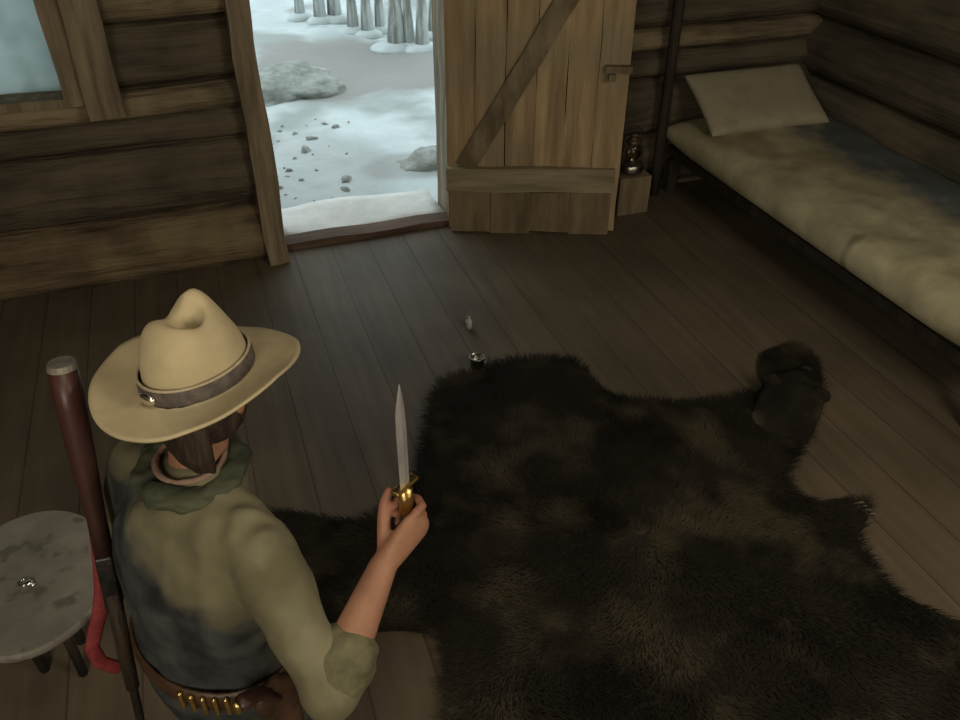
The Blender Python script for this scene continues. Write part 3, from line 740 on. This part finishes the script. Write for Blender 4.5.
# left hand, relaxed
ld = Vector((.05, .25, -1)).normalized()
tube(bm, [WR_L, WR_L+ld*.05, WR_L+ld*.085], [(.024, .024), (.038, .018), (.040, .015)], 14)
for k in range(4):
    o3 = Vector((-.030+.0205*k, .0, 0)) ; b0 = WR_L+ld*.085+o3; L = (.062, .072, .070, .055)[k]
    tube(bm, [b0, b0+ld*L*.45+Vector((0, 0, -.004)), b0+ld*L*.75+Vector((0, 0, -.020)), b0+ld*L*.85+Vector((0, 0, -.040))], [.009, .0085, .008, .007], 10)
tube(bm, [WR_L+ld*.02+Vector((.02, 0, 0)), WR_L+ld*.05+Vector((.048, 0, -.008)), WR_L+ld*.085+Vector((.052, 0, -.02))], [.014, .011, .0085], 10)
body = fuse(bm, .0052, 2)
obj('body', body, M['skin'], man, smooth=True)
for s in (-1, 1):
    bm = bmesh.new(); ell(bm, hv((s*.031, .083, .006)), (.012, .010, .009), mtx=HR); e_ = obj('eye', bm, M['eye'], man, smooth=True)
# hair
bm = bmesh.new()
ell(bm, hv((0, -.018, .012)), (.084, .098, .104), mtx=HR); ell(bm, hv((0, -.005, -.035)), (.083, .085, .075), mtx=HR)
tube(bm, [hv((0, -.075, -.02)), hv((.0, -.085, -.075)), hv((.002, -.075, -.115))], [(.066, .03), (.066, .03), (.058, .024)], 16, ref=(0, 1, 0))
obj('hair', fuse(bm, .007, 1, lambda c: .003*noise.noise(Vector((c.x*60, c.y*60, c.z*8)))), M['hair'], man, smooth=True)
# shirt with rolled sleeves
def wrinkle(c):
    a = .012*noise.noise(Vector((c.x*11, c.y*11, c.z*6))) + .004*noise.noise(Vector((c.x*30, c.y*30, c.z*16)))
    f = .011*math.sin((c.z*1.0+c.x*.9+.25*noise.noise(c*5))*55)*max(0, noise.noise(c*4+Vector((4, 0, 0))))
    return a+f
bm = bmesh.new(); torso(bm, .034); uparm(bm, SH_R, EL_R, .013); uparm(bm, SH_L, EL_L, .017)
tube(bm, [(-.17, .01, 1.372), (-.08, .025, 1.385), (0, .03, 1.39), (.08, .025, 1.375), (.17, .01, 1.352)], [.060, .056, .050, .056, .062], 18, ref=(0, 0, 1))
forearm(bm, EL_R, WR_R, .017, 0, .25); forearm(bm, EL_L, WR_L, .014, 0, .8)
tube(bm, [lerp(EL_R, WR_R, .0), lerp(EL_R, WR_R, .26)], [.060, .056], 18, cap='flat')
shirt = fuse(bm, .009, 45, wrinkle)
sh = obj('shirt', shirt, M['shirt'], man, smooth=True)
bm = bmesh.new()
for t_ in (.20, .245, .29):
    tube(bm, [lerp(EL_R, WR_R, t_), lerp(EL_R, WR_R, t_+.035)], [.066, .061], 20, cap='round')
obj('rolled_cuff', fuse(bm, .006, 1, lambda c: .004*noise.noise(c*40)), mat('rolled cuff cloth', (.085, .08, .045), (.16, .15, .085), (14, 14, 14), bump=.3), man, smooth=True)
bm = bmesh.new(); tube(bm, [(0, -.02, .93), (0, -.02, 1.0)], [(.185, .137), (.175, .128)], 28, ref=(0, 1, 0)); legs(bm, .018, 'leg')
obj('trousers', fuse(bm, .011, 3, wrinkle), M['trousers'], man, smooth=True)
for s in (-1, 1):
    A = Vector((s*.13, -.03, .09)); bm = bmesh.new()
    tube(bm, [A+Vector((0, -.05, -.042)), A+Vector((0, .06, -.042)), A+Vector((0, .16, -.052))], [(.046, .046), (.050, .044), (.044, .034)], 18)
    tube(bm, [A+Vector((0, .005, .24)), A+Vector((0, 0, -.02))], [.066, .052], 20, ref=(0, 1, 0), cap='flat')
    obj('boot', fuse(bm, .009, 2), M['leather'], man, smooth=True)
# neckerchief: rolled cloth round the neck with a pale edge
def ringpts(c, a, b2, tilt, n=24, z=0): return [Vector(c)+Vector((a*math.cos(2*PI*i/n), b2*math.sin(2*PI*i/n), tilt*math.sin(2*PI*i/n)+z)) for i in range(n+1)]
bm = bmesh.new(); tube(bm, ringpts((-.026, .034, 1.428), .090, .086, .004), [(.028+.006*math.sin(i*2.1), .019+.004*math.sin(i*3.3)) for i in range(25)], 12)
nk = obj('neckerchief', fuse(bm, .006, 2, lambda c: .007*noise.noise(c*18)+.006*noise.noise(Vector((c.x*40, c.y*40, c.z*120)))), M['scarf'], man, smooth=True)
bm = bmesh.new(); tube(bm, ringpts((-.026, .036, 1.452), .068, .064, .004), [(.007, .007)]*25, 8)
obj('hem', fuse(bm, .005, 1, lambda c: .003*noise.noise(c*30)), M['scarf_edge'], nk, smooth=True)
# belt, buckle and holster
bm = bmesh.new(); tube(bm, ringpts((0, -.02, 1.0), .208, .158, 0, 32), [(.008, .030)]*33, 10); belt = obj('gun_belt', bm, M['leather'], man, smooth=True)
for k in range(5):
    a = R(292+k*7); bm = bmesh.new(); p = Vector((.218*math.cos(a), -.02+.168*math.sin(a), 1.0)); tube(bm, [p-Vector((0, 0, .022)), p+Vector((0, 0, .022))], [.006, .006], 8, ref=(0, 1, 0)); obj('cartridge', bm, M['brass'], belt, smooth=True)
bm = bmesh.new(); box(bm, -.03, .03, .144, .158, .975, 1.025, bev=.004); obj('buckle', bm, M['brass'], belt)
bm = bmesh.new(); tube(bm, [(.215, -.05, 1.0), (.225, -.045, .90), (.228, -.03, .76)], [(.022, .05), (.022, .045), (.016, .028)], 16, ref=(0, 1, 0)); hol = obj('holster', fuse(bm, .007, 1), M['leather'], man, smooth=True)
bm = bmesh.new(); tube(bm, [(.222, -.055, 1.0), (.222, -.085, 1.045), (.222, -.12, 1.06)], [(.013, .02), (.013, .017), (.014, .02)], 12, ref=(1, 0, 0)); obj('revolver_grip', bm, M['stock'], hol, smooth=True)
bm = bmesh.new(); ell(bm, (.222, -.138, 1.062), (.014, .008, .018)); obj('butt_cap', bm, M['brass'], hol, smooth=True)

# hat
HT = Vector((HC.x, HC.y+.005, HC.z+.040))
hat = bpy.data.objects.new('hat', None)
bm = bmesh.new()
NT = 72
rings = []
def brimpt(th, s):
    c, sn = math.cos(th), math.sin(th)
    a = .098+(.190-.098)*s; b2 = .112+(.203-.112)*s
    lift = .030*abs(c)**2.2*s**1.6 - .020*max(0, sn)*s**2 - .004*max(0, -sn)*s
    lift += .005*noise.noise(Vector((c*2.2, sn*2.2, 1)))*s
    return Vector((a*c, b2*sn, lift))
def crownpt(th, t):
    # t 0..1 up the side then over the top
    c, sn = math.cos(th), math.sin(th)
    H = .118
    ph = t*PI/2
    r = math.cos(ph)**.50 if t < 1 else 0; z = H*math.sin(ph)**.95 if t > 0 else 0
    r = r*(1-.10*t)
    x, y = .095*c*r, .108*sn*r
    up = min(1, max(0, (z-.045)/.07))
    # high front peak, dent behind it and pinched sides
    z += up*.044*math.exp(-((y-.036)/.040)**4)*math.exp(-(x/.050)**2)
    z += up*.018*math.exp(-((y+.045)/.04)**2)
    z -= up*.085*math.exp(-((x-.022)/.018)**2)*math.exp(-((y+.002)/.022)**2)
    z -= up*.045*math.exp(-((x+.040)/.022)**2)*math.exp(-((y-.030)/.034)**2)
    z -= up*.004*math.exp(-(x/.02)**2)*math.exp(-((y+.015)/.03)**2)
    x += .003*noise.noise(Vector((x*20, y*20, z*20)))
    return Vector((x, y, z))
outer = []
for i in range(11): outer.append([bm.verts.new(brimpt(2*PI*k/NT, 1-i/10)) for k in range(NT)])
for i in range(1, 23): outer.append([bm.verts.new(crownpt(2*PI*k/NT, i/23.0)) for k in range(NT)])
for a, b2 in zip(outer, outer[1:]):
    for k in range(NT): bm.faces.new((a[k], a[(k+1)%NT], b2[(k+1)%NT], b2[k]))
topv = bm.verts.new(crownpt(0, 1)); 
for k in range(NT): bm.faces.new((outer[-1][k], outer[-1][(k+1)%NT], topv))
hatb = obj('hat', bm, M['felt'], man, smooth=True)
sol = hatb.modifiers.new('thick', 'SOLIDIFY'); sol.thickness = .005; sol.offset = -1
hatb.matrix_local = Matrix.Translation(HT) @ Matrix.Rotation(R(1), 4, 'X') @ Matrix.Rotation(R(-6), 4, 'Y') @ Matrix.Rotation(R(14), 4, 'Z')
hatb['label'] = 'wide brimmed tan felt hat'
bm = bmesh.new(); NB = 48
band = [[bm.verts.new((.1005*math.cos(2*PI*k/NB)*r, .1145*math.sin(2*PI*k/NB)*r, z)) for k in range(NB)] for r, z in ((1.0, .002), (1.02, .006), (1.015, .016), (1.0, .028), (.985, .033), (.95, .033))]
for a, b2 in zip(band, band[1:]):
    for k in range(NB): bm.faces.new((a[k], a[(k+1)%NB], b2[(k+1)%NB], b2[k]))
obj('hat_band', bm, M['band'], hatb, smooth=True)
bm = bmesh.new(); tube(bm, [Vector((.0995*math.cos(2*PI*k/NB)*.985, .1135*math.sin(2*PI*k/NB)*.985, .034)) for k in range(NB+1)], [.0028]*(NB+1), 8)
obj('braid', bm, mat('pale braid', (.33, .27, .18), (.42, .35, .25), (50, 50, 50), bump=.3), hatb, smooth=True)
ca = R(-98)
bm = bmesh.new(); ell(bm, (0, 0, 0), (.021, .008, .012)); bm.transform(Matrix.Translation((.104*math.cos(ca), .119*math.sin(ca), .018)) @ Matrix.Rotation(ca+PI/2, 4, 'Z')); obj('concho', bm, M['silver'], hatb, smooth=True)

# ------------------------------------------------------------------ knife
MW = Matrix.Translation(PO) @ Matrix.Rotation(FACE, 4, 'Z')
kl = MW @ Vector((HA.x, HA.y, HZ))
knife = thing('knife', 'hunting knife held upright in the right hand of the person', 'knife', kl+Vector((0, 0, .028)), FACE+R(92))
bm = bmesh.new(); tube(bm, [(0, 0, -.052), (0, 0, -.02), (0, 0, .02), (0, 0, .055)], [(.014, .013), (.0155, .014), (.015, .014), (.015, .014)], 14, ref=(0, 1, 0), cap='flat'); obj('handle', bm, M['brass'], knife, smooth=True)
bm = bmesh.new(); ell(bm, (0, 0, -.058), (.017, .015, .012)); obj('pommel', bm, M['brass'], knife, smooth=True)
bm = bmesh.new(); box(bm, -.032, .032, -.010, .010, .056, .066, bev=.003); obj('guard', bm, M['brass'], knife)
bm = bmesh.new()
prof = [(.066, -.013, .013), (.12, -.013, .014), (.20, -.013, .015), (.245, -.011, .013), (.28, -.003, .009), (.302, .0045, .0055)]
rr = []
for z, e0, e1 in prof:
    th_ = .0030 if z < .29 else .0012
    rr.append([bm.verts.new(v) for v in ((e0, 0, z), ((e0+e1)/2, -th_, z), (e1, -.0008, z), (e1, .0008, z), ((e0+e1)/2, th_, z))])
for a, b2 in zip(rr, rr[1:]):
    for k in range(5): bm.faces.new((a[k], a[(k+1)%5], b2[(k+1)%5], b2[k]))
bm.faces.new(rr[0]); bm.faces.new(rr[-1])
obj('blade', bm, M['steel'], knife)

# ------------------------------------------------------------------ rifle slung butt-up behind the left shoulder
ra = G(62, 366, 1.62); rb = G(136, 700, .82)
ax = (rb-ra).normalized()
rl = thing('rifle', 'dark red-brown rifle stock slung butt up beside the left shoulder', 'rifle', ra)
zq = Vector((0, 0, 1)).rotation_difference(-ax); 
rl.rotation_mode = 'QUATERNION'; rl.rotation_quaternion = zq
# local: stock runs down -z
bm = bmesh.new(); tube(bm, [(0, 0, 0), (0, .0, -.08), (0, .004, -.20), (0, .008, -.34), (0, .006, -.43)], [(.027, .036), (.028, .036), (.025, .031), (.019, .023), (.020, .024)], 18, ref=(0, 1, 0), cap='flat'); obj('stock', bm, M['stock'], rl, smooth=True)
bm = bmesh.new(); tube(bm, [(0, 0, .008), (0, 0, -.004)], [(.025, .034), (.028, .037)], 18, ref=(0, 1, 0), cap='flat'); bp_ = obj('butt_plate', bm, M['dullplate'], rl)
bm = bmesh.new(); box(bm, -.017, .017, -.02, .032, -.56, -.425, bev=.004); obj('receiver', bm, M['iron'], rl)
bm = bmesh.new(); tube(bm, [(0, .0, -.515), (0, .0, -1.0)], [.011, .009], 14, ref=(0, 1, 0), cap='flat'); obj('barrel', bm, M['iron'], rl, smooth=True)
bm = bmesh.new(); tube(bm, [(0, -.004, -.52), (0, -.004, -.78)], [(.018, .02), (.015, .016)], 14, ref=(0, 1, 0), cap='flat'); obj('fore_end', bm, M['hair'], rl, smooth=True)
inv = (Matrix.Translation(ra) @ zq.to_matrix().to_4x4()).inverted()
sp_ = [inv @ G(x, y, z) for x, y, z in ((97, 528, 1.26), (99, 545, 1.22), (101, 565, 1.17), (102, 590, 1.11), (100, 612, 1.06), (95, 632, 1.01), (92, 648, .97), (100, 662, .93), (118, 668, .88))]
bm = bmesh.new(); tube(bm, sp_, [(.016, .006)]*len(sp_), 10, ref=(inv.to_3x3() @ Vector((.3, -.9, .5))).normalized()); o = obj('sling', bm, M['red'], rl, smooth=True); o['label'] = 'red sling standing in for the screen health arc'  # red strip takes the place of the on-screen health arc

# ------------------------------------------------------------------ light
w = bpy.data.worlds.new('overcast sky'); SC.world = w; w.use_nodes = True
nt = w.node_tree; bg = nt.nodes['Background']; bg.inputs[0].default_value = (.80, .92, .95, 1); bg.inputs[1].default_value = 1.35
for nm, loc, en, col_, rad_ in (('added fill over the room', (-.1, .9, 2.9), 15, (1.0, .88, .68), .25), ('added fill by the near wall', (-1.3, -1.3, 2.6), 150, (1.0, .90, .72), .6), ('added fill at the near right', (2.3, -.6, 2.8), 165, (1.0, .90, .72), .6)):  # added warm fill lights out of view, no lamps hang here
    l = bpy.data.lights.new(nm, 'POINT'); l.energy = en; l.color = col_; l.shadow_soft_size = rad_
    lo = bpy.data.objects.new(nm, l); COL.objects.link(lo); lo.location = loc
SC.view_settings.view_transform = 'Standard'; SC.view_settings.look = 'None'; SC.view_settings.gamma = 1; SC.view_settings.exposure = 0.22
SC.view_settings.use_curve_mapping = False
